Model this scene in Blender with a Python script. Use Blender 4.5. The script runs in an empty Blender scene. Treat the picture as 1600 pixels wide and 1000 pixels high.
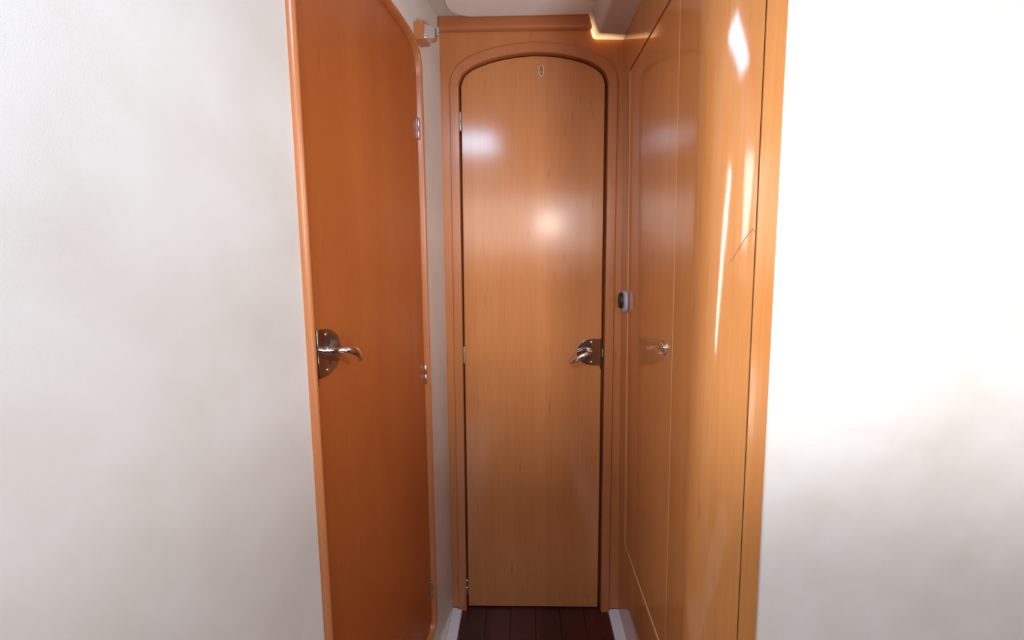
import bpy, bmesh, math, random
from mathutils import Vector, Matrix
from mathutils.geometry import delaunay_2d_cdt
random.seed(4)
S = bpy.context.scene
COL = S.collection

# ------------------------------------------------------------------ camera, world, lights, exposure
cam_d = bpy.data.cameras.new('camera')
cam = bpy.data.objects.new('camera', cam_d)
COL.objects.link(cam)
cam_d.sensor_fit = 'HORIZONTAL'
cam_d.sensor_width = 36.0
cam_d.lens = 741.0 / 1600.0 * 36.0
cam_d.clip_start = 0.01
R = Matrix(((0.99966978, 0.0057124, 0.02505395),
            (0.02406589, 0.1336994, -0.99072968),
            (-0.00900914, 0.99100547, 0.13351777)))
cam.matrix_world = Matrix.Translation((0, 0, 1.3)) @ R.to_4x4()
S.camera = cam

W = bpy.data.worlds.new('world'); S.world = W
W.use_nodes = True
W.node_tree.nodes['Background'].inputs[0].default_value = (0.75, 0.85, 1.0, 1)
W.node_tree.nodes['Background'].inputs[1].default_value = 0.01

def area(name, loc, target, sx, sy, power, color):
    d = bpy.data.lights.new(name, 'AREA'); d.shape = 'RECTANGLE'
    d.size = sx; d.size_y = sy; d.energy = power; d.color = color
    o = bpy.data.objects.new(name, d); COL.objects.link(o)
    o.location = loc
    o.rotation_euler = (Vector(target) - Vector(loc)).to_track_quat('-Z', 'Y').to_euler()
    return o
# daylight: deck hatch over the corridor, saloon windows behind, companionway, one side port
area('hatch_light', (-0.31, 0.0, 2.03), (-0.31, 0.005, 0), 0.27, 0.54, 7.0, (0.50, 0.74, 1.0))
area('saloon_window_light_left', (-1.5, -3.9, 1.85), (0.0, 1.6, 1.1), 0.9, 1.0, 24.0, (0.96, 0.97, 1.0))
area('saloon_window_light_right', (1.65, -3.9, 1.85), (0.0, 1.6, 1.1), 0.8, 1.0, 46.0, (0.96, 0.97, 1.0))
area('saloon_window_light_middle', (0.1, -3.9, 1.75), (0.0, 1.6, 1.1), 2.0, 0.8, 11.0, (0.96, 0.97, 1.0))
area('companionway_light', (0.36, -3.4, 1.74), (0.1, 1.6, 1.5), 0.26, 0.24, 3.6, (1.0, 0.95, 0.88))
area('side_window_light', (1.52, 0.0, 1.65), (-0.4, 0.5, 1.1), 0.9, 0.5, 7.0, (0.9, 0.95, 1.0))
up = area('ceiling_fill_light', (0.72, -0.35, 0.7), (-0.05, 1.40, 2.04), 0.3, 0.3, 1.15, (0.90, 0.97, 1.0))  # unseen fill light, added to brighten the dim ceiling from below
up.data.spread = math.radians(60)
def slanted(name, a, b, width, face, power, color):
    a, b = Vector(a), Vector(b)
    yv = (a - b).normalized(); zv = (a + b) / 2 - Vector(face); zv = (zv - yv * zv.dot(yv)).normalized(); xv = yv.cross(zv)
    o = area(name, (a + b) / 2, face, width, (a - b).length, power, color)
    o.rotation_euler = Matrix((xv, yv, zv)).transposed().to_euler()
slanted('port_light', (-0.94, -0.52, 1.72), (-1.2, -0.215, 0.75), 0.13, (0.36, 0.87, 1.25), 6.0, (1.0, 0.98, 0.95))

V = S.view_settings
V.view_transform = 'Standard'; V.look = 'None'; V.gamma = 1.0; V.use_curve_mapping = False
V.exposure = 0.95
S.cycles.use_denoising = True
S.cycles.max_bounces = 10; S.cycles.diffuse_bounces = 6; S.cycles.glossy_bounces = 6
S.cycles.sample_clamp_indirect = 6.0

# ------------------------------------------------------------------ frames of the three walls
KL = 0.16
TL = Vector((-KL, -1, 0)).normalized(); NL = Vector((1, -KL, 0)).normalized(); OL = Vector((-0.266, 1.6, 0))
def FE(u, v, d=0.0): return Vector((u, 1.6 - d, v))                                   # end wall: x, z, towards camera
def FL(u, v, d=0.0):                                                                   # left wall: distance from far corner, z, out of wall
    p = OL + TL * u + NL * d
    return Vector((p.x + 0.005 * (v - 1.3), p.y, v))
def xr(z): return 0.3255 - 0.0126 * (z - 1.3)
def FR(u, v, d=0.0): return Vector((xr(v) - d, u, v))                                  # right wall: y, z, out of wall

# ------------------------------------------------------------------ materials
def new_mat(name):
    m = bpy.data.materials.new(name); m.use_nodes = True
    nt = m.node_tree; b = nt.nodes['Principled BSDF']
    return m, nt, b
def N(nt, t, **kw):
    n = nt.nodes.new(t)
    for k, v in kw.items(): setattr(n, k, v)
    return n
def plain(name, col, rough=0.5, metal=0.0, spec=0.5, coat=0.0):
    m, nt, b = new_mat(name)
    b.inputs['Base Color'].default_value = (*col, 1); b.inputs['Roughness'].default_value = rough
    b.inputs['Metallic'].default_value = metal; b.inputs['Specular IOR Level'].default_value = spec
    b.inputs['Coat Weight'].default_value = coat
    return m
def wood(name, base, dark, rough=0.25, axis='Z', band_dir=(1, 0, 0), band_w=0.11, band_amp=0.08, coat=0.0, coat_rough=0.1, fleck=0.35, spec=0.5, off=0.0):
    m, nt, b = new_mat(name); L = nt.links.new
    geo = N(nt, 'ShaderNodeNewGeometry')
    mp = N(nt, 'ShaderNodeMapping')
    sc = {'X': (0.05, 1, 1), 'Y': (1, 0.05, 1), 'Z': (1, 1, 0.05)}[axis]
    mp.inputs['Scale'].default_value = sc; mp.inputs['Location'].default_value = (off, off * 1.7, off * 0.3)
    L(geo.outputs['Position'], mp.inputs['Vector'])
    def noise(scale, detail, rough_):
        n = N(nt, 'ShaderNodeTexNoise'); n.inputs['Scale'].default_value = scale
        n.inputs['Detail'].default_value = detail; n.inputs['Roughness'].default_value = rough_
        L(mp.outputs['Vector'], n.inputs['Vector']); return n
    fine, broad = noise(170, 3, 0.6), noise(14, 3, 0.55)
    cloud = N(nt, 'ShaderNodeTexNoise'); cloud.inputs['Scale'].default_value = 3.2; cloud.inputs['Detail'].default_value = 3
    L(geo.outputs['Position'], cloud.inputs['Vector'])
    # veneer leaves: a slight tone change from strip to strip
    dot = N(nt, 'ShaderNodeVectorMath', operation='DOT_PRODUCT'); dot.inputs[1].default_value = tuple(c / band_w for c in band_dir)
    L(geo.outputs['Position'], dot.inputs[0])
    fl = N(nt, 'ShaderNodeMath', operation='FLOOR'); ad = N(nt, 'ShaderNodeMath', operation='ADD'); ad.inputs[1].default_value = 3.37 + off
    L(dot.outputs['Value'], ad.inputs[0]); L(ad.outputs[0], fl.inputs[0])
    wn = N(nt, 'ShaderNodeTexWhiteNoise', noise_dimensions='1D'); L(fl.outputs[0], wn.inputs['W'])
    def math(op, a, c):
        n = N(nt, 'ShaderNodeMath', operation=op)
        for i, v in enumerate((a, c)):
            if isinstance(v, (int, float)): n.inputs[i].default_value = v
            else: L(v, n.inputs[i])
        return n.outputs[0]
    t = math('MULTIPLY', fine.outputs['Fac'], 0.34)
    t = math('ADD', t, math('MULTIPLY', broad.outputs['Fac'], 0.42))
    t = math('ADD', t, math('MULTIPLY', cloud.outputs['Fac'], 0.40))
    t = math('ADD', t, math('MULTIPLY', math('SUBTRACT', wn.outputs['Value'], 0.5), band_amp * 4))
    ramp = N(nt, 'ShaderNodeValToRGB')
    ramp.color_ramp.elements[0].position = 0.25; ramp.color_ramp.elements[0].color = (*dark, 1)
    ramp.color_ramp.elements[1].position = 0.85; ramp.color_ramp.elements[1].color = (*base, 1)
    L(t, ramp.inputs['Fac'])
    # small dark flecks along the grain
    mf = N(nt, 'ShaderNodeMapping'); mf.inputs['Scale'].default_value = tuple(0.16 if s < 1 else 1 for s in sc)
    mf.inputs['Location'].default_value = (off * 2.1, off, off)
    L(geo.outputs['Position'], mf.inputs['Vector'])
    nf = N(nt, 'ShaderNodeTexNoise'); nf.inputs['Scale'].default_value = 62; nf.inputs['Detail'].default_value = 1
    L(mf.outputs['Vector'], nf.inputs['Vector'])
    rf = N(nt, 'ShaderNodeMapRange'); rf.inputs['From Min'].default_value = 0.70; rf.inputs['From Max'].default_value = 0.80
    rf.inputs['To Max'].default_value = fleck; L(nf.outputs['Fac'], rf.inputs['Value'])
    mx = N(nt, 'ShaderNodeMix', data_type='RGBA'); mx.inputs['B'].default_value = (dark[0] * 0.45, dark[1] * 0.35, dark[2] * 0.3, 1)
    L(rf.outputs[0], mx.inputs['Factor']); L(ramp.outputs['Color'], mx.inputs['A'])
    L(mx.outputs['Result'], b.inputs['Base Color'])
    b.inputs['Roughness'].default_value = rough; b.inputs['Specular IOR Level'].default_value = spec
    b.inputs['Coat Weight'].default_value = coat; b.inputs['Coat Roughness'].default_value = coat_rough
    bp = N(nt, 'ShaderNodeBump'); bp.inputs['Strength'].default_value = 0.03; bp.inputs['Distance'].default_value = 0.002
    L(fine.outputs['Fac'], bp.inputs['Height']); L(bp.outputs['Normal'], b.inputs['Normal'])
    return m
def fabric(name, c1, c2, scale=900, bump=0.15, rough=0.75):
    m, nt, b = new_mat(name); L = nt.links.new
    geo = N(nt, 'ShaderNodeNewGeometry')
    n1 = N(nt, 'ShaderNodeTexNoise'); n1.inputs['Scale'].default_value = 7; n1.inputs['Detail'].default_value = 5
    n2 = N(nt, 'ShaderNodeTexNoise'); n2.inputs['Scale'].default_value = scale; n2.inputs['Detail'].default_value = 2
    L(geo.outputs['Position'], n1.inputs['Vector']); L(geo.outputs['Position'], n2.inputs['Vector'])
    ramp = N(nt, 'ShaderNodeValToRGB'); ramp.color_ramp.elements[0].position = 0.3; ramp.color_ramp.elements[1].position = 0.62
    ramp.color_ramp.elements[0].color = (*c2, 1); ramp.color_ramp.elements[1].color = (*c1, 1)
    L(n1.outputs['Fac'], ramp.inputs['Fac']); L(ramp.outputs['Color'], b.inputs['Base Color'])
    b.inputs['Roughness'].default_value = rough; b.inputs['Specular IOR Level'].default_value = 0.3
    bp = N(nt, 'ShaderNodeBump'); bp.inputs['Strength'].default_value = bump; bp.inputs['Distance'].default_value = 0.001
    L(n2.outputs['Fac'], bp.inputs['Height']); L(bp.outputs['Normal'], b.inputs['Normal'])
    return m

lx, ly = TL.x, TL.y
BASE, DARK = (0.66, 0.278, 0.098), (0.50, 0.175, 0.054)
M_door = wood('beech_door', BASE, DARK, rough=0.145, band_dir=(1, 0, 0), band_w=0.118, band_amp=0.022)
M_end = wood('beech_bulkhead', (0.60, 0.225, 0.075), (0.46, 0.15, 0.042), rough=0.28, band_w=0.2, off=3.1)
M_trim = wood('beech_trim', (0.56, 0.21, 0.078), (0.44, 0.145, 0.046), rough=0.25, band_w=0.3, off=5.7, fleck=0.2)
M_rail = wood('beech_rail', (0.52, 0.18, 0.065), (0.42, 0.13, 0.045), rough=0.3, axis='X', band_dir=(0, 0, 1), band_w=0.3, off=1.9, fleck=0.1)
M_left = wood('left_door_shaded', (0.48, 0.140, 0.034), (0.36, 0.085, 0.018), rough=0.3, band_dir=(lx, ly, 0), band_w=0.19, band_amp=0.07, off=0.198, fleck=0.25)  # redder than the far door: shade and missing sheen put into the colour
M_leftrim = wood('left_trim', (0.55, 0.195, 0.068), (0.44, 0.135, 0.044), rough=0.26, band_w=0.5, off=8.3, fleck=0.1)
M_right = wood('varnished_beech', (0.56, 0.242, 0.082), (0.43, 0.157, 0.042), rough=0.10, band_dir=(0.4, 1, 0), band_w=0.16, band_amp=0.06, off=2.3, fleck=0.2)
M_edge = wood('edge_highlight', (0.74, 0.40, 0.19), (0.62, 0.31, 0.13), rough=0.2, band_w=0.5, off=4.4, fleck=0.0)  # pale tone paints the light caught along the locker door edges
M_cream = fabric('cream_vinyl', (0.72, 0.68, 0.65), (0.66, 0.61, 0.56))
M_ceil = fabric('headliner', (0.62, 0.57, 0.52), (0.60, 0.54, 0.49), bump=0.05)
M_ceilp = fabric('headliner_lit', (0.84, 0.82, 0.81), (0.82, 0.80, 0.78), bump=0.05)  # paler than the margin: the extra light is put into the colour
M_sill = plain('white_gelcoat', (0.80, 0.80, 0.84), 0.35)
M_floor = wood('dark_floor', (0.080, 0.016, 0.011), (0.042, 0.008, 0.006), rough=0.35, axis='Y', band_w=0.09, band_amp=0.12, fleck=0.3)
M_brown = plain('saloon_wood', (0.16, 0.07, 0.035), 0.5)
M_gap = plain('floor_underlay', (0.02, 0.006, 0.005), 0.6)
M_chrome = plain('polished_steel', (0.72, 0.70, 0.69), 0.12, 1.0)
M_plate = plain('mirror_plate', (0.50, 0.44, 0.42), 0.10, 1.0)
M_steel = plain('satin_steel', (0.66, 0.64, 0.64), 0.25, 1.0)
M_black = plain('dark_latch', (0.025, 0.018, 0.016), 0.45, 0.0)
M_rubber = plain('black_rubber', (0.012, 0.011, 0.013), 0.45)
M_grey = plain('grey_plastic', (0.46, 0.46, 0.52), 0.45)
M_hook = plain('clear_plastic', (0.42, 0.22, 0.11), 0.25)
M_block = wood('block_wood', (0.60, 0.23, 0.09), (0.48, 0.16, 0.06), rough=0.4, axis='Y', band_w=0.5, off=6.1, fleck=0.1)
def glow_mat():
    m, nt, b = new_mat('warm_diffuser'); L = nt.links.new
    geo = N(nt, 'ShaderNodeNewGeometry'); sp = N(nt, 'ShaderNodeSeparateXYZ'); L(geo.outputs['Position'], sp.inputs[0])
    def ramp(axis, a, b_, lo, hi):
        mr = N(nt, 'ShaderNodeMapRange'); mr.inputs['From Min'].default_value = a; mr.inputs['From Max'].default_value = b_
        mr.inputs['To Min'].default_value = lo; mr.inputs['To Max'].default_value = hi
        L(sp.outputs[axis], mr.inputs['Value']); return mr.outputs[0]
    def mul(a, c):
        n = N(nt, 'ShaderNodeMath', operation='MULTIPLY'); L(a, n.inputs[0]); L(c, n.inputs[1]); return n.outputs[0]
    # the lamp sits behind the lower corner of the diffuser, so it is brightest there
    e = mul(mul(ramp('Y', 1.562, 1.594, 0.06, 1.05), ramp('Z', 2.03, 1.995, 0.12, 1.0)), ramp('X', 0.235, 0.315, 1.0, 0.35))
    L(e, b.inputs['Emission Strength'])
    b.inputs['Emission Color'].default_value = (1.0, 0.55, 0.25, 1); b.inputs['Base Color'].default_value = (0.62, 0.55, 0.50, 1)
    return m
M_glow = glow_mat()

# ------------------------------------------------------------------ mesh helpers
def root(name, loc, label=None, cat=None, kind=None, group=None):
    o = bpy.data.objects.new(name, None); COL.objects.link(o); o.location = loc; o.empty_display_size = 0.02
    tag(o, label, cat, kind, group); return o
def tag(o, label=None, cat=None, kind=None, group=None):
    for k, v in (('label', label), ('category', cat), ('kind', kind), ('group', group)):
        if v: o[k] = v
    return o
def wloc(o):
    v = Vector((0, 0, 0))
    while o: v = v + o.location; o = o.parent
    return v
def obj(name, bm, mat, parent=None, smooth=None, bevel=0.0, seg=2, label=None):
    """bm is in scene coordinates; the object's origin is its parent's origin, or its own base centre."""
    bmesh.ops.remove_doubles(bm, verts=bm.verts, dist=1e-6)
    bmesh.ops.recalc_face_normals(bm, faces=bm.faces)
    me = bpy.data.meshes.new(name)
    vs = [v.co.copy() for v in bm.verts]
    c = Vector((sum(v.x for v in vs) / len(vs), sum(v.y for v in vs) / len(vs), min(v.z for v in vs)))
    base = wloc(parent) if parent else Vector((0, 0, 0))
    for v in bm.verts: v.co -= c
    bm.to_mesh(me); bm.free()
    o = bpy.data.objects.new(name, me); COL.objects.link(o)
    o.location = c - base
    if parent: o.parent = parent
    me.materials.append(mat)
    if bevel:
        m = o.modifiers.new('bevel', 'BEVEL'); m.width = bevel; m.segments = seg; m.limit_method = 'ANGLE'; m.angle_limit = math.radians(50)
        if smooth is None: smooth = 40
    if smooth:
        for p in me.polygons: p.use_smooth = True
        me.set_sharp_from_angle(angle=math.radians(smooth))
    if label: o['label'] = label
    return o
def prism(pts, F, d0, d1, bm=None):
    """outline pts (u, v) extruded from depth d0 (back) to d1 (front) in wall frame F."""
    bm = bm or bmesh.new()
    a = [bm.verts.new(F(u, v, d0)) for u, v in pts]; b = [bm.verts.new(F(u, v, d1)) for u, v in pts]
    bm.faces.new(b); bm.faces.new(a[::-1])
    n = len(pts)
    for i in range(n): bm.faces.new((a[i], a[(i + 1) % n], b[(i + 1) % n], b[i]))
    return bm
def box(x0, x1, y0, y1, z0, z1, bm=None):
    return prism([(x0, y0), (x1, y0), (x1, y1), (x0, y1)], lambda u, v, d: Vector((u, v, d)), z0, z1, bm)
def rect(u0, u1, v0, v1): return [(u0, v0), (u1, v0), (u1, v1), (u0, v1)]
def holed(outer, hole, F, d0, d1):
    """slab with one hole: constrained triangulation of front and back plus rims."""
    vs = [Vector(p) for p in outer] + [Vector(p) for p in hole]
    no, nh = len(outer), len(hole)
    ed = [(i, (i + 1) % no) for i in range(no)] + [(no + i, no + (i + 1) % nh) for i in range(nh)]
    rv, re, rf, ov, oe, of = delaunay_2d_cdt(vs, ed, [], 0, 1e-7)
    hp = [Vector(p) for p in hole]
    def inside(q):
        r = False
        for i in range(nh):
            a, b = hp[i], hp[i - 1]
            if (a.y > q.y) != (b.y > q.y) and q.x < (b.x - a.x) * (q.y - a.y) / (b.y - a.y) + a.x: r = not r
        return r
    bm = bmesh.new()
    A = [bm.verts.new(F(v.x, v.y, d0)) for v in rv]; B = [bm.verts.new(F(v.x, v.y, d1)) for v in rv]
    for f in rf:
        c = sum((rv[i] for i in f), Vector((0, 0))) / len(f)
        if inside(c): continue
        bm.faces.new([B[i] for i in f]); bm.faces.new([A[i] for i in reversed(f)])
    m = {}
    for i, src in enumerate(ov):
        for s in src: m[s] = i
    for i, j in ed:
        i, j = m[i], m[j]
        try: bm.faces.new((A[i], A[j], B[j], B[i]))
        except ValueError: pass
    return bm
def catmull(pts, n=5):
    out = []
    for i in range(len(pts) - 1):
        p0 = Vector(pts[max(i - 1, 0)]); p1 = Vector(pts[i]); p2 = Vector(pts[i + 1]); p3 = Vector(pts[min(i + 2, len(pts) - 1)])
        for k in range(n):
            t = k / n
            out.append(0.5 * (2 * p1 + (p2 - p0) * t + (2 * p0 - 5 * p1 + 4 * p2 - p3) * t * t + (3 * p1 - p0 - 3 * p2 + p3) * t ** 3))
    out.append(Vector(pts[-1]))
    return [tuple(p) for p in out]
def offset(pts, w, closed=False):
    """offset a polyline to its left by w (mitred)."""
    P = [Vector(p) for p in pts]; n = len(P); out = []
    for i in range(n):
        a = P[i - 1] if (i or closed) else None; b = P[i]; c = P[(i + 1) % n] if (i < n - 1 or closed) else None
        d1 = (b - a).normalized() if a is not None else None; d2 = (c - b).normalized() if c is not None else None
        d1 = d1 or d2; d2 = d2 or d1
        n1 = Vector((-d1.y, d1.x)); n2 = Vector((-d2.y, d2.x)); m = (n1 + n2)
        m.normalize(); k = m.dot(n1)
        out.append(tuple(b + m * (w / max(k, 0.35))))
    return out
def sweep(path, prof, F, closed=False):
    """profile [(offset to the left, depth)] carried along a 2D path in wall frame F."""
    bm = bmesh.new()
    rows = [[bm.verts.new(F(p[0], p[1], d)) for p in offset(path, w, closed)] for w, d in prof]
    n = len(path); k = len(prof)
    for i in range(n if closed else n - 1):
        j = (i + 1) % n
        for r in range(k):
            s = (r + 1) % k
            bm.faces.new((rows[r][i], rows[r][j], rows[s][j], rows[s][i]))
    if not closed:
        bm.faces.new([rows[r][0] for r in range(k)]); bm.faces.new([rows[r][-1] for r in reversed(range(k))])
    return bm
def lathe(prof, o, ax, n=24, bm=None, sq=(1.0, 1.0), up=Vector((0, 0, 1))):
    """profile [(radius, distance along ax)] turned about ax from o; sq squashes across/along up."""
    bm = bm or bmesh.new(); ax = Vector(ax).normalized(); e1 = ax.cross(up)
    if e1.length < 1e-3: e1 = ax.cross(Vector((1, 0, 0)))
    e1.normalize(); e2 = e1.cross(ax)
    rings = []
    for r, h in prof:
        if r < 1e-6: rings.append([bm.verts.new(o + ax * h)])
        else: rings.append([bm.verts.new(o + ax * h + e1 * (r * sq[0] * math.cos(2 * math.pi * i / n)) + e2 * (r * sq[1] * math.sin(2 * math.pi * i / n))) for i in range(n)])
    for a, b in zip(rings, rings[1:]):
        for i in range(n):
            j = (i + 1) % n
            if len(a) == 1 and len(b) == 1: continue
            if len(a) == 1: bm.faces.new((a[0], b[i], b[j]))
            elif len(b) == 1: bm.faces.new((a[i], a[j], b[0]))
            else: bm.faces.new((a[i], a[j], b[j], b[i]))
    if len(rings[0]) > 1: bm.faces.new(rings[0][::-1])
    if len(rings[-1]) > 1: bm.faces.new(rings[-1])
    return bm
def tube(pts, radii, n=14, up=Vector((0, 0, 1)), bm=None):
    """pts 3D centreline, radii (across, up) per point."""
    bm = bm or bmesh.new(); rings = []
    for i, p in enumerate(pts):
        t = (pts[min(i + 1, len(pts) - 1)] - pts[max(i - 1, 0)]).normalized()
        e1 = t.cross(up).normalized(); e2 = e1.cross(t)
        ra, rb = radii[i]
        rings.append([bm.verts.new(p + e1 * (ra * math.cos(2 * math.pi * k / n)) + e2 * (rb * math.sin(2 * math.pi * k / n))) for k in range(n)])
    for a, b in zip(rings, rings[1:]):
        for k in range(n): bm.faces.new((a[k], a[(k + 1) % n], b[(k + 1) % n], b[k]))
    bm.faces.new(rings[0][::-1]); bm.faces.new(rings[-1])
    return bm

# ------------------------------------------------------------------ floor and sills
fl = tag(obj('floor', box(-0.30, 0.36, -0.82, 1.66, -0.06, -0.006), M_gap), 'dark reddish brown plank floor at the foot of the far door', 'floor', 'structure')
px0, px1, npl = -0.233, 0.303, 6
for i in range(npl):
    a = px0 + (px1 - px0) * i / npl; b = px0 + (px1 - px0) * (i + 1) / npl
    obj('plank', box(a + 0.0003, b - 0.0003, -0.8, 1.64, -0.006, 0.0), M_floor, fl, bevel=0.0008, seg=1)
tag(obj('trim_1', prism([(-0.272, -0.8), (-0.2335, -0.8), (-0.2335, 1.5905), (-0.249, 1.5905), (-0.249, 1.5995), (-0.272, 1.5995)], lambda u, v, d: Vector((u, v, d)), -0.02, 0.008), M_sill, bevel=0.003),
    'white gelcoat strip along the left edge of the floor', 'sill', 'structure')
tag(obj('trim_2', prism([(0.3035, -0.8), (0.350, -0.8), (0.350, 1.5995), (0.308, 1.5995), (0.308, 1.5905), (0.3035, 1.5905)], lambda u, v, d: Vector((u, v, d)), -0.02, 0.008), M_sill, bevel=0.003),
    'white gelcoat strip along the right edge of the floor', 'sill', 'structure')
tag(obj('trim_3', prism([(-0.2725, 1.597), (-0.2725, -0.8), (-0.70, -0.8), (-0.56, 0.1)], lambda u, v, d: Vector((u, v, d)), -0.02, 0.004), M_cream),
    'cream ledge between the left wall and the white floor strip', 'ledge', 'structure')

# ------------------------------------------------------------------ end bulkhead, its frame and rail
inner = catmull([(-0.204, 1.843), (-0.1945, 1.869), (-0.176, 1.888), (-0.150, 1.902), (-0.109, 1.916), (-0.06, 1.927), (-0.005, 1.934), (0.045, 1.936),
                 (0.105, 1.932), (0.163, 1.921), (0.207, 1.908), (0.243, 1.890), (0.263, 1.870), (0.2725, 1.843)], 4)
legL, legR = (-0.2175, 0.0), (0.2765, 0.0)
opening = [legL] + inner + [legR]                           # clockwise seen from the corridor: outside lies to the left
wo = offset(opening, 0.004)
we = [(-0.285, 0.009), (wo[0][0], 0.009)] + wo[1:-1] + [(wo[-1][0], 0.009), (0.352, 0.009), (0.352, 2.08), (-0.285, 2.08)]
tag(obj('wall_end', prism(we[::-1], FE, -0.04, 0.0), M_end), 'beech veneered end bulkhead around the far arched door', 'wall', 'structure')

tf = root('trim_4', (0.03, 1.6, 0.0), 'arched beech frame around the far door', 'door frame', 'structure')
prof_e = [(-0.014, -0.060), (-0.014, -0.0475), (0.0, -0.0475), (0.0, 0.007), (0.0015, 0.0085), (0.013, 0.009), (0.0275, 0.0085), (0.0295, 0.006), (0.0295, -0.002)]
def frame_part(name, path): return obj(name, sweep(path, prof_e, FE), M_trim, tf, smooth=35)
frame_part('arch_piece', [(inner[0][0], inner[0][1] - 0.0004)] + inner + [(inner[-1][0], inner[-1][1] - 0.0004)])
frame_part('jamb', [legL, (inner[0][0], inner[0][1] - 0.0009)])
frame_part('jamb', [(inner[-1][0], inner[-1][1] - 0.0009), legR])

def railprof():
    P = [(0.0, 1.9985), (0.007, 1.9990), (0.0125, 2.0015), (0.0158, 2.0055), (0.0165, 2.010), (0.0155, 2.016), (0.0140, 2.040), (0.0, 2.042)]
    bm = bmesh.new(); A = []; B = []
    for d, z in P:
        A.append(bm.verts.new(FE(-0.262, z + 0.003, d))); B.append(bm.verts.new(FE(0.232, z, d)))
    n = len(P)
    bm.faces.new(A); bm.faces.new(B[::-1])
    for i in range(n): bm.faces.new((A[i], A[(i + 1) % n], B[(i + 1) % n], B[i]))
    return bm
tag(obj('trim_5', railprof(), M_rail, smooth=60), 'rounded beech rail across the top of the end bulkhead', 'rail', 'structure')

# ------------------------------------------------------------------ far door
d1 = root('door_1', (0.03, 1.62, 0.006), 'tall beech door with an arched top closing the end of the corridor', 'door', 'structure')
REC = -0.010
dp = offset([(legL[0], 0.006)] + inner + [(legR[0], 0.006)], -0.0055)
dp = [(u - (0.0035 if u > 0.2 else 0) * min(1, max(0, (u - 0.2) / 0.05)), v) for u, v in dp]
dp[0] = (dp[0][0] - 0.001, 0.006); dp[-1] = (dp[-1][0], 0.006)
obj('door_panel', prism(dp[::-1], FE, REC - 0.03, REC), M_door, d1, bevel=0.0015, label='arched beech door leaf with small dark flecks')
def hinge(F, parent, u, v0, v1, d, r=0.004, leaf=0.003):
    h = (v1 - v0) / 2
    bm = prism(rect(u - leaf, u + leaf, v0 + 0.002, v1 - 0.002), F, d - r - 0.003, d - r + 0.001)
    o = obj('hinge', bm, M_steel, parent)
    for k in range(2):
        a = v0 + h * k
        obj('knuckle', lathe([(r * 0.8, 0.0005), (r, 0.0015), (r, h - 0.0015), (r * 0.8, h - 0.0005)], F(u, a, d), (0, 0, 1), 14), M_steel, o, smooth=40)
    obj('pin', lathe([(r * 0.5, -0.001), (r * 0.5, 2 * h + 0.001)], F(u, v0, d), (0, 0, 1), 10), M_steel, o, smooth=40)
for u, v in ((-0.2025, 1.733), (-0.2075, 0.962), (-0.2155, 0.088)): hinge(FE, d1, u, v - 0.029, v + 0.029, -0.006, 0.0046)

def handle(F, parent, u0, vc, sgn, d, edge=0.0):
    """polished D plate with flat side at u0 spreading in direction sgn, lever from its neck."""
    half, wid = 0.047, 0.079
    pts = [(u0, vc - half)]
    for i in range(25):
        a = -math.pi / 2 + math.pi * i / 24
        pts.append((u0 + sgn * (0.018 + (wid - 0.018) * abs(math.cos(a)) ** (2 / 2.15)), vc + half * math.copysign(abs(math.sin(a)) ** (2 / 2.15), math.sin(a))))
    pts.append((u0, vc + half))
    pl = obj('lock_plate', prism(pts, F, d - 0.003, d + 0.002), M_plate, parent, bevel=0.0008, seg=2, label='polished metal D shaped lock plate')
    pu = u0 + sgn * 0.034
    for k in (-1, 1):
        o = F(u0 + sgn * 0.029, vc + k * 0.035, d + 0.002)
        ax = (F(0, 1, 1) - F(0, 1, 0))
        obj('screw', lathe([(0.0042, -0.001), (0.0042, 0.0003), (0.003, 0.0012), (0.0, 0.0015)], o, ax, 14), M_chrome, pl, smooth=50)
    for k, ln in ((1, 0.012), (-1, 0.012)):
        uc = pu + sgn * 0.004; v = vc + k * 0.019
        obj('slot', prism(rect(uc - 0.003, uc + 0.003, v - ln / 2, v + ln / 2), F, d + 0.001, d + 0.0024), M_black, pl)
    obj('latch_face', prism(rect(*sorted((u0 - sgn * 0.001, u0 - sgn * 0.0045)), vc - 0.060, vc + 0.047), F, d - 0.012, d + 0.001), M_black, pl)
    ax = F(0, 1, 1) - F(0, 1, 0)
    cl = lathe([(0.011, 0.0), (0.011, 0.003), (0.0085, 0.005), (0.0085, 0.008), (0.0075, 0.009)], F(pu, vc + 0.002, d + 0.002), ax, 20)
    obj('collar', cl, M_chrome, pl, smooth=40)
    path = [(0, 0.003, 0.006), (0, 0.003, 0.014), (0, 0.003, 0.024), (0.0015, 0.003, 0.032), (0.006, 0.003, 0.0385), (0.013, 0.002, 0.0425),
            (0.022, -0.001, 0.0445), (0.034, -0.007, 0.045), (0.046, -0.0145, 0.043), (0.057, -0.022, 0.038), (0.066, -0.0285, 0.031), (0.072, -0.033, 0.0255)]
    rad = [(0.0066, 0.0066), (0.0064, 0.0064), (0.0062, 0.0062), (0.0062, 0.0064), (0.006, 0.0068), (0.0056, 0.0076),
           (0.0052, 0.0084), (0.005, 0.0088), (0.0048, 0.0086), (0.0044, 0.0078), (0.0038, 0.0062), (0.0024, 0.0036)]
    P3 = [F(pu + sgn * a, vc + b, d + c) for a, b, c in path]
    obj('lever', tube(P3, rad, 16), M_chrome, pl, smooth=60, label='curved chrome lever handle')
handle(FE, d1, 0.2605, 0.970, -1, REC)
sk = prism(rect(0.2665, 0.2715, 0.955, 0.982), FE, -0.03, -0.006)
obj('latch_bolt', sk, M_steel, d1)

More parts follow.
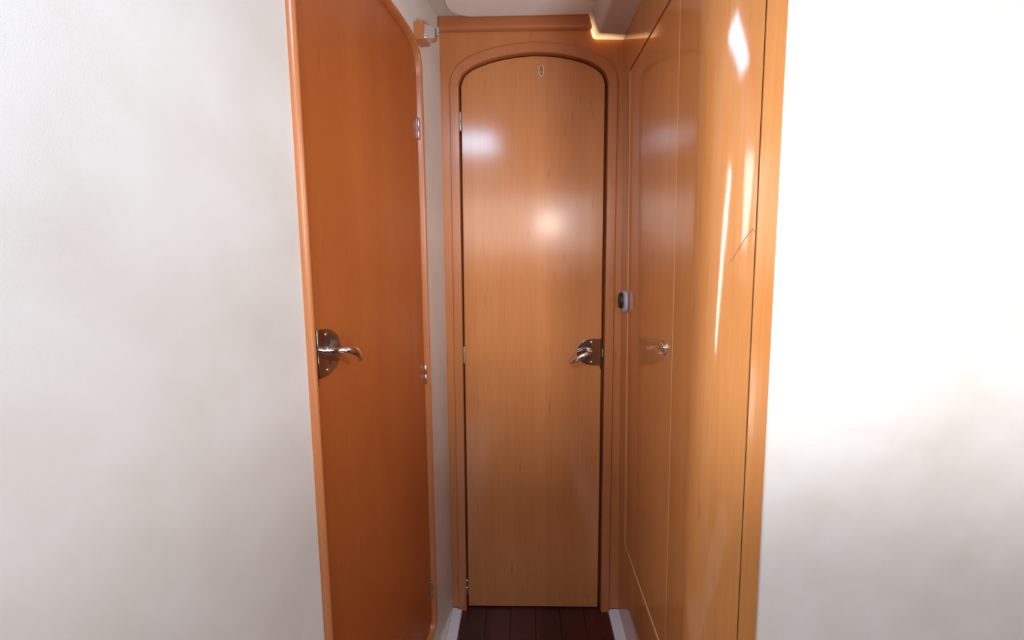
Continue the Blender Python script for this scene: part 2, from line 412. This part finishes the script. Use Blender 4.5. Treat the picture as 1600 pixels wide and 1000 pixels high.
hk = root('coat_hook', (0.06, 1.614, 1.868), 'small pale oval coat hook screwed to the far door below its arch', 'hook')
ov = [(0.06 + 0.0085 * math.cos(a), 1.8855 + 0.0175 * math.sin(a)) for a in [2 * math.pi * i / 28 for i in range(28)]]
obj('back_plate', prism(ov, FE, REC + 0.0003, REC + 0.003), M_hook, hk, bevel=0.001)
ring = [(0.06 + 0.0075 * math.cos(a), 1.8855 + 0.0165 * math.sin(a)) for a in [2 * math.pi * i / 28 for i in range(28)]]
obj('rim', sweep(ring, [(-0.0011, REC + 0.0004), (-0.0011, REC + 0.0045), (0.0009, REC + 0.0045), (0.0009, REC + 0.0004)], FE, True), plain('pale_rim', (0.85, 0.72, 0.62), 0.45), hk, smooth=40)
obj('peg', tube([FE(0.06, 1.890, REC + 0.003), FE(0.06, 1.889, REC + 0.010), FE(0.06, 1.892, REC + 0.016), FE(0.06, 1.898, REC + 0.018)],
                [(0.0024, 0.0024)] * 3 + [(0.0018, 0.0018)], 10, up=Vector((1, 0, 0))), M_hook, hk, smooth=60)
obj('screw', lathe([(0.0022, 0), (0.0022, 0.0012), (0, 0.0016)], FE(0.06, 1.8735, REC + 0.003), (0, -1, 0), 12), M_black, hk, smooth=50)

# ------------------------------------------------------------------ left wall with its arched door
sA, sB, zb, zt = 0.200, 0.767, 0.095, 1.811
archh = [(0.197, 1.80), (0.1985, 1.825), (0.206, 1.851), (0.227, 1.873), (0.268, 1.886), (0.322, 1.893), (0.375, 1.8975), (0.43, 1.900), (0.483, 1.901)]
arch = archh + [(0.965 - s, z) for s, z in reversed(archh[:-1])]
arch = catmull(arch, 4)
arch = [(s if s > 0.3 else s + 0.002, z) for s, z in arch]
def corner(cx, cz, r, a0, a1, n=6): return [(cx + r * math.cos(math.radians(a0 + (a1 - a0) * i / n)), cz + r * math.sin(math.radians(a0 + (a1 - a0) * i / n))) for i in range(n + 1)]
bot = corner(0.771 - 0.04, zb + 0.04, 0.04, 0, -90) + corner(0.200 + 0.04, zb + 0.04, 0.04, 270, 180)
na0 = len(arch) // 2
loop = arch + bot            # far shoulder -> near shoulder -> bottom near -> bottom far
tag(obj('wall_left', holed([(-0.02, -0.02), (1.262, -0.02), (1.262, 2.08), (-0.02, 2.08)], offset(loop, (0.004 if offset(loop, 0.01, True)[na0][1] > loop[na0][1] else -0.004), True), FL, -0.045, 0.0), M_cream),
    'cream vinyl covered wall on the left of the corridor', 'wall', 'structure')

t6 = root('trim_6', FL(0.483, zb, 0), 'rounded wooden frame around the left door', 'door frame', 'structure')
prof_l = [(-0.012, -0.046), (-0.012, -0.0362), (0.0, -0.0362), (0.0, 0.009), (0.0025, 0.0125), (0.006, 0.0135), (0.010, 0.012), (0.0125, 0.008), (0.0135, 0.003), (0.0135, -0.002)]
na = len(arch)
def lf(name, path): return obj(name, sweep(path, prof_l, FL), M_leftrim, t6, smooth=60)
# the path runs far to near, so outside (up) is to its right seen in (s, z): mirror the profile sign
prof_l = [(-w, d) for w, d in prof_l] if (offset(arch, 0.01)[na // 2][1] < arch[na // 2][1]) else prof_l
lf('arch_piece', [(arch[0][0], arch[0][1] - 0.0004)] + arch + [(arch[-1][0], arch[-1][1] - 0.0004)])
lf('jamb', [(arch[-1][0], arch[-1][1] - 0.0009), bot[0]])
lf('sill_rail', [bot[0]] + bot[1:-1] + [bot[-1]])
lf('jamb', [bot[-1], (arch[0][0], arch[0][1] - 0.0009)])

d2 = root('door_2', FL(0.483, zb, 0), 'tall orange brown door with an arched top in the left wall', 'door', 'structure')
dl = offset(loop, -0.003 if prof_l[5][0] > 0 else 0.003, True)
obj('door_panel', prism(dl, FL, -0.034, -0.003), M_left, d2, bevel=0.0015, label='plain orange brown door leaf')
for v in (1.662, 0.947, 0.2325): hinge(FL, d2, 0.2065, v - 0.0285, v + 0.0285, 0.002, 0.0036, 0.0012)
handle(FL, d2, 0.746, 1.119, -1, -0.003)

# wooden block and metal catch near the top of the left wall
bk = root('door_catch', FL(0.19, 1.892, 0), 'small wooden block with a chrome catch beside the top of the left door', 'catch')
obj('block', prism(rect(0.165, 0.217, 1.8915, 1.938), FL, -0.001, 0.0275), M_block, bk, bevel=0.0012)
def frustum():
    bm = bmesh.new()
    A = [bm.verts.new(FL(s, z, 0.0275)) for s, z in rect(0.168, 0.211, 1.896, 1.933)]
    B = [bm.verts.new(FL(s, z, 0.052)) for s, z in rect(0.172, 0.192, 1.899, 1.929)]
    bm.faces.new(A[::-1]); bm.faces.new(B)
    for i in range(4): bm.faces.new((A[i], A[(i + 1) % 4], B[(i + 1) % 4], B[i]))
    return bm
obj('striker', frustum(), M_chrome, bk, bevel=0.0012)
obj('roller', lathe([(0.003, -0.013), (0.0042, -0.012), (0.0042, 0.012), (0.003, 0.013)], FL(0.182, 1.921, 0.056), (0, 0, 1), 14), M_chrome, bk, smooth=40)
obj('pin', tube([FL(0.182, 1.921, 0.050), FL(0.182, 1.921, 0.064)], [(0.0025, 0.0025)] * 2, 10), M_chrome, bk, smooth=40)

# ------------------------------------------------------------------ right wall, curving round into the saloon
HU0, HU1, HV0, HV1 = 1.0385, 1.508, 0.319, 1.8465
def right_profile():
    """(x offset, y) from the end corner to the end of the rounded edge."""
    P = [(0.0, 1.60)]
    x, y, th, ds = 0.0, 0.93, 0.0, 0.003
    Q = []
    while xr(1.08) + x < 0.4777 * y:
        Q.append((x, y))
        k = 807.0 if th < 51 else 330.0
        x += math.sin(math.radians(th)) * ds; y -= math.cos(math.radians(th)) * ds; th += k * ds
    Q.append((x, y))
    return P, Q
P0, Q0 = right_profile()
XE, YE = Q0[-1]
def wall_right():
    bm = bmesh.new()
    prof = [(0.0, 1.60), (0.0, HU1), (0.0, HU0)] + Q0
    zs = [0.0, HV0, HV1, 2.08]
    G = [[bm.verts.new((xr(z) + x, y, z)) for z in zs] for x, y in prof]
    for i in range(len(prof) - 1):
        for j in range(3):
            if i == 1 and j == 1: continue
            bm.faces.new((G[i][j], G[i + 1][j], G[i + 1][j + 1], G[i][j + 1]))
    # rebate of the locker door
    b = [bm.verts.new(FR(u, v, -0.022)) for u, v in rect(HU0, HU1, HV0, HV1)]
    f = [G[2][1], G[1][1], G[1][2], G[2][2]]
    for i in range(4): bm.faces.new((f[i], f[(i + 1) % 4], b[(i + 1) % 4], b[i]))
    bm.faces.new(b)
    return bm
wr = tag(obj('wall_right', wall_right(), M_right, smooth=25), 'glossy varnished wooden wall on the right with a rounded near edge', 'wall', 'structure')
def scratch():
    bm = bmesh.new(); pts = []
    for ratio, z in ((0.428, 1.285), (0.436, 1.297), (0.445, 1.311), (0.455, 1.325), (0.464, 1.337), (0.470, 1.343), (0.4745, 1.338)):
        for (xa, ya), (xb, yb) in zip(Q0, Q0[1:]):
            ra, rb = (xr(z) + xa) / ya, (xr(z) + xb) / yb
            if ra <= ratio <= rb:
                t = (ratio - ra) / (rb - ra); n = Vector((-(ya - yb), -(xb - xa), 0)).normalized()
                pts.append((Vector((xr(z) + xa + (xb - xa) * t, ya + (yb - ya) * t, z)), n)); break
    rows = [[bm.verts.new(p + n * 0.0003 + Vector((0, 0, h))) for p, n in pts] for h in (-0.0015, 0.0015)]
    rows += [[bm.verts.new(p - n * 0.001 + Vector((0, 0, h))) for p, n in pts] for h in (0.0015, -0.0015)]
    for i in range(len(pts) - 1):
        for r in range(4): bm.faces.new((rows[r][i], rows[r][i + 1], rows[(r + 1) % 4][i + 1], rows[(r + 1) % 4][i]))
    return bm
obj('scratch', scratch(), plain('scuff', (0.24, 0.09, 0.03), 0.4), wr, label='thin brown scuff line across the rounded edge')
def face_strip(x0, x1, y):
    bm = bmesh.new()
    A = [[(xr(z) + x0, y, z), (xr(z) + x1, y - 0.001, z), (xr(z) + x1, y + 0.03, z), (xr(z) + x0, y + 0.03, z)] for z in (0.0, 2.08)]
    a = [bm.verts.new(c) for c in A[0]]; b = [bm.verts.new(c) for c in A[1]]
    bm.faces.new(a[::-1]); bm.faces.new(b)
    for i in range(4): bm.faces.new((a[i], a[(i + 1) % 4], b[(i + 1) % 4], b[i]))
    return bm
tag(obj('trim_7', face_strip(XE + 0.0022, XE + 0.036, YE - 0.0004), M_right, bevel=0.001, seg=1), 'narrow varnished post right of the rounded wall edge', 'post', 'structure')
tag(obj('wall_saloon', box(0.3255 + XE + 0.030, 2.12, YE + 0.004, YE + 0.04, 0.0, 2.08), M_cream), 'cream wall beside the rounded wooden edge on the right', 'wall', 'structure')

ld = root('locker_door', FR(1.27, HV0, 0), 'flush glossy wooden locker door with a round chrome push lock in the right wall', 'locker door')
g = 0.0028
obj('door_panel', prism(rect(HU0 + g, HU1 - g, HV0 + g, HV1 - g), FR, -0.020, -0.0022), M_right, ld, bevel=0.0014, seg=2)
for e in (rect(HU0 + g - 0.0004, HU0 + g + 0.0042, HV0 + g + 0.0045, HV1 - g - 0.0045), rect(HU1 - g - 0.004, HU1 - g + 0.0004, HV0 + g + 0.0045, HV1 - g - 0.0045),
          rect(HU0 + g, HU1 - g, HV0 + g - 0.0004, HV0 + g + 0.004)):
    obj('edge_glint', prism(e, FR, -0.019, -0.0006), M_edge, ld, bevel=0.0012, label='painted highlight along an edge of the locker door')
lk = FR(1.103, 1.085, -0.0022)
obj('push_lock', lathe([(0.0195, -0.002), (0.0195, 0.002), (0.018, 0.004), (0.0145, 0.0045), (0.0135, 0.0025), (0.0125, 0.0025), (0.0118, 0.0075), (0.009, 0.0092), (0.0, 0.0098)], lk, (-1, 0, 0), 32), M_chrome, ld, smooth=35, label='round chrome push lock')

# grey bumper on the right wall near the far corner
bp_ = root('door_bumper', FR(1.53, 1.12, 0), 'small grey door bumper with a black rubber pad high on the right wall by the corner', 'bumper')
bp_['label'] = 'small grey bumper with a black rubber pad on the right wall near the corner'
def dshape(cu, cv, ru, rv, n=24):
    return [(cu + ru * math.cos(2 * math.pi * i / n), cv + rv * math.copysign(abs(math.sin(2 * math.pi * i / n)) ** 0.7, math.sin(2 * math.pi * i / n))) for i in range(n)]
obj('housing', prism(dshape(1.518, 1.153, 0.033, 0.0345), FR, -0.001, 0.0105), M_grey, bp_, bevel=0.003, seg=3)
obj('rubber_pad', lathe([(0.026, 0.0), (0.026, 0.006), (0.023, 0.0105), (0.014, 0.0125), (0, 0.013)], FR(1.53, 1.155, 0.0105), (-1, 0, 0), 24, sq=(0.85, 1.0)), M_rubber, bp_, smooth=50)

# ------------------------------------------------------------------ ceiling, soffit and its light strip
tag(obj('ceiling', box(-2.12, 2.12, -0.45, 1.66, 2.044, 2.09), M_ceil), 'pale beige headliner ceiling over the corridor', 'ceiling', 'structure')
cl = bpy.data.objects['ceiling']
pp = [(0.216, 0.62), (0.216, 1.584)] + corner(-0.226 + 0.075, 1.584 - 0.075, 0.075, 90, 180, 8) + [(-0.226, 0.62)]
obj('ceiling_panel', prism(pp, lambda u, v, d: Vector((u, v, 2.046 - d)), 0.0, 0.009), M_ceilp, cl, bevel=0.006, seg=3, label='raised panel with a rounded corner, coloured paler to look lit')
def soffit_profile(w):
    P = [(0.2035 + w * 0.006, 2.046), (0.2065 + w * 0.008, 2.030), (0.212 + w * 0.012, 2.005), (0.2185 + w * 0.014, 1.982), (0.2225 + w * 0.014, 1.9745 + w * 0.002), (0.230 + w * 0.012, 1.9715 + w * 0.003), (0.250, 1.9712 + w * 0.003), (0.320, 1.969 + w * 0.002)]
    return P
def soffit(y0, w0, y1, w1, xw):
    bm = bmesh.new()
    a = [bm.verts.new((x, y0, z)) for x, z in soffit_profile(w0)] + [bm.verts.new((xw, y0, 1.969)), bm.verts.new((xw, y0, 2.046))]
    b = [bm.verts.new((x, y1, z)) for x, z in soffit_profile(w1)] + [bm.verts.new((xw, y1, 1.969)), bm.verts.new((xw, y1, 2.046))]
    a.pop(-3); b.pop(-3)
    n = len(a)
    bm.faces.new(a); bm.faces.new(b[::-1])
    for i in range(n): bm.faces.new((a[i], a[(i + 1) % n], b[(i + 1) % n], b[i]))
    return bm
tag(obj('trim_8', soffit(0.93, 1, 1.562, 1, 0.3165), M_ceil, smooth=50), 'boxed cream soffit under the ceiling along the right wall', 'soffit', 'structure')
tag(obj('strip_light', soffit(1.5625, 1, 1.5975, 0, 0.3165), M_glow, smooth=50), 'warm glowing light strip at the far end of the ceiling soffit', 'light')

# ------------------------------------------------------------------ the boat behind the camera (lit saloon, raised floor and low fascia shading the far door)
tag(obj('floor_saloon_shade', box(-2.12, 2.12, -4.05, -0.45, -0.06, 1.15), M_brown), 'unseen saloon floor behind, raised to shade the foot of the far door', 'floor', 'structure')  # height and edge set to block window light from the lower door
tag(obj('ceiling_saloon', box(-2.12, 2.12, -4.05, -0.45, 2.9, 2.95), M_ceil), 'saloon ceiling behind', 'ceiling', 'structure')
tag(obj('wall_fascia_shade', box(-2.12, 2.12, -0.49, -0.45, 1.74, 2.9), M_ceil), 'unseen fascia behind, hung low to shade the top of the far door', 'wall', 'structure')  # lower edge set to cut window light on the upper door
tag(obj('wall_back', box(-2.12, 2.12, -4.05, -4.0, 1.15, 2.95), M_ceil), 'saloon back wall', 'wall', 'structure')
tag(obj('wall_port', box(-2.16, -2.12, -4.05, 0.45, -0.06, 2.95), M_ceil), 'saloon wall on the left', 'wall', 'structure')
tag(obj('wall_starboard', box(2.12, 2.16, -4.05, 0.85, -0.06, 2.95), M_ceil), 'saloon wall on the right', 'wall', 'structure')
tag(obj('wall_return', box(-2.12, -0.48, 0.355, 0.395, -0.06, 2.08), M_cream), 'wall beyond the near end of the left wall', 'wall', 'structure')
tag(obj('floor_side', box(0.36, 2.12, -0.82, 0.9, -0.06, -0.006), M_gap), 'dark floor on the right', 'floor', 'structure')
tag(obj('floor_port', box(-2.12, -0.30, -0.82, 1.66, -0.06, -0.021), M_gap), 'dark floor on the left', 'floor', 'structure')
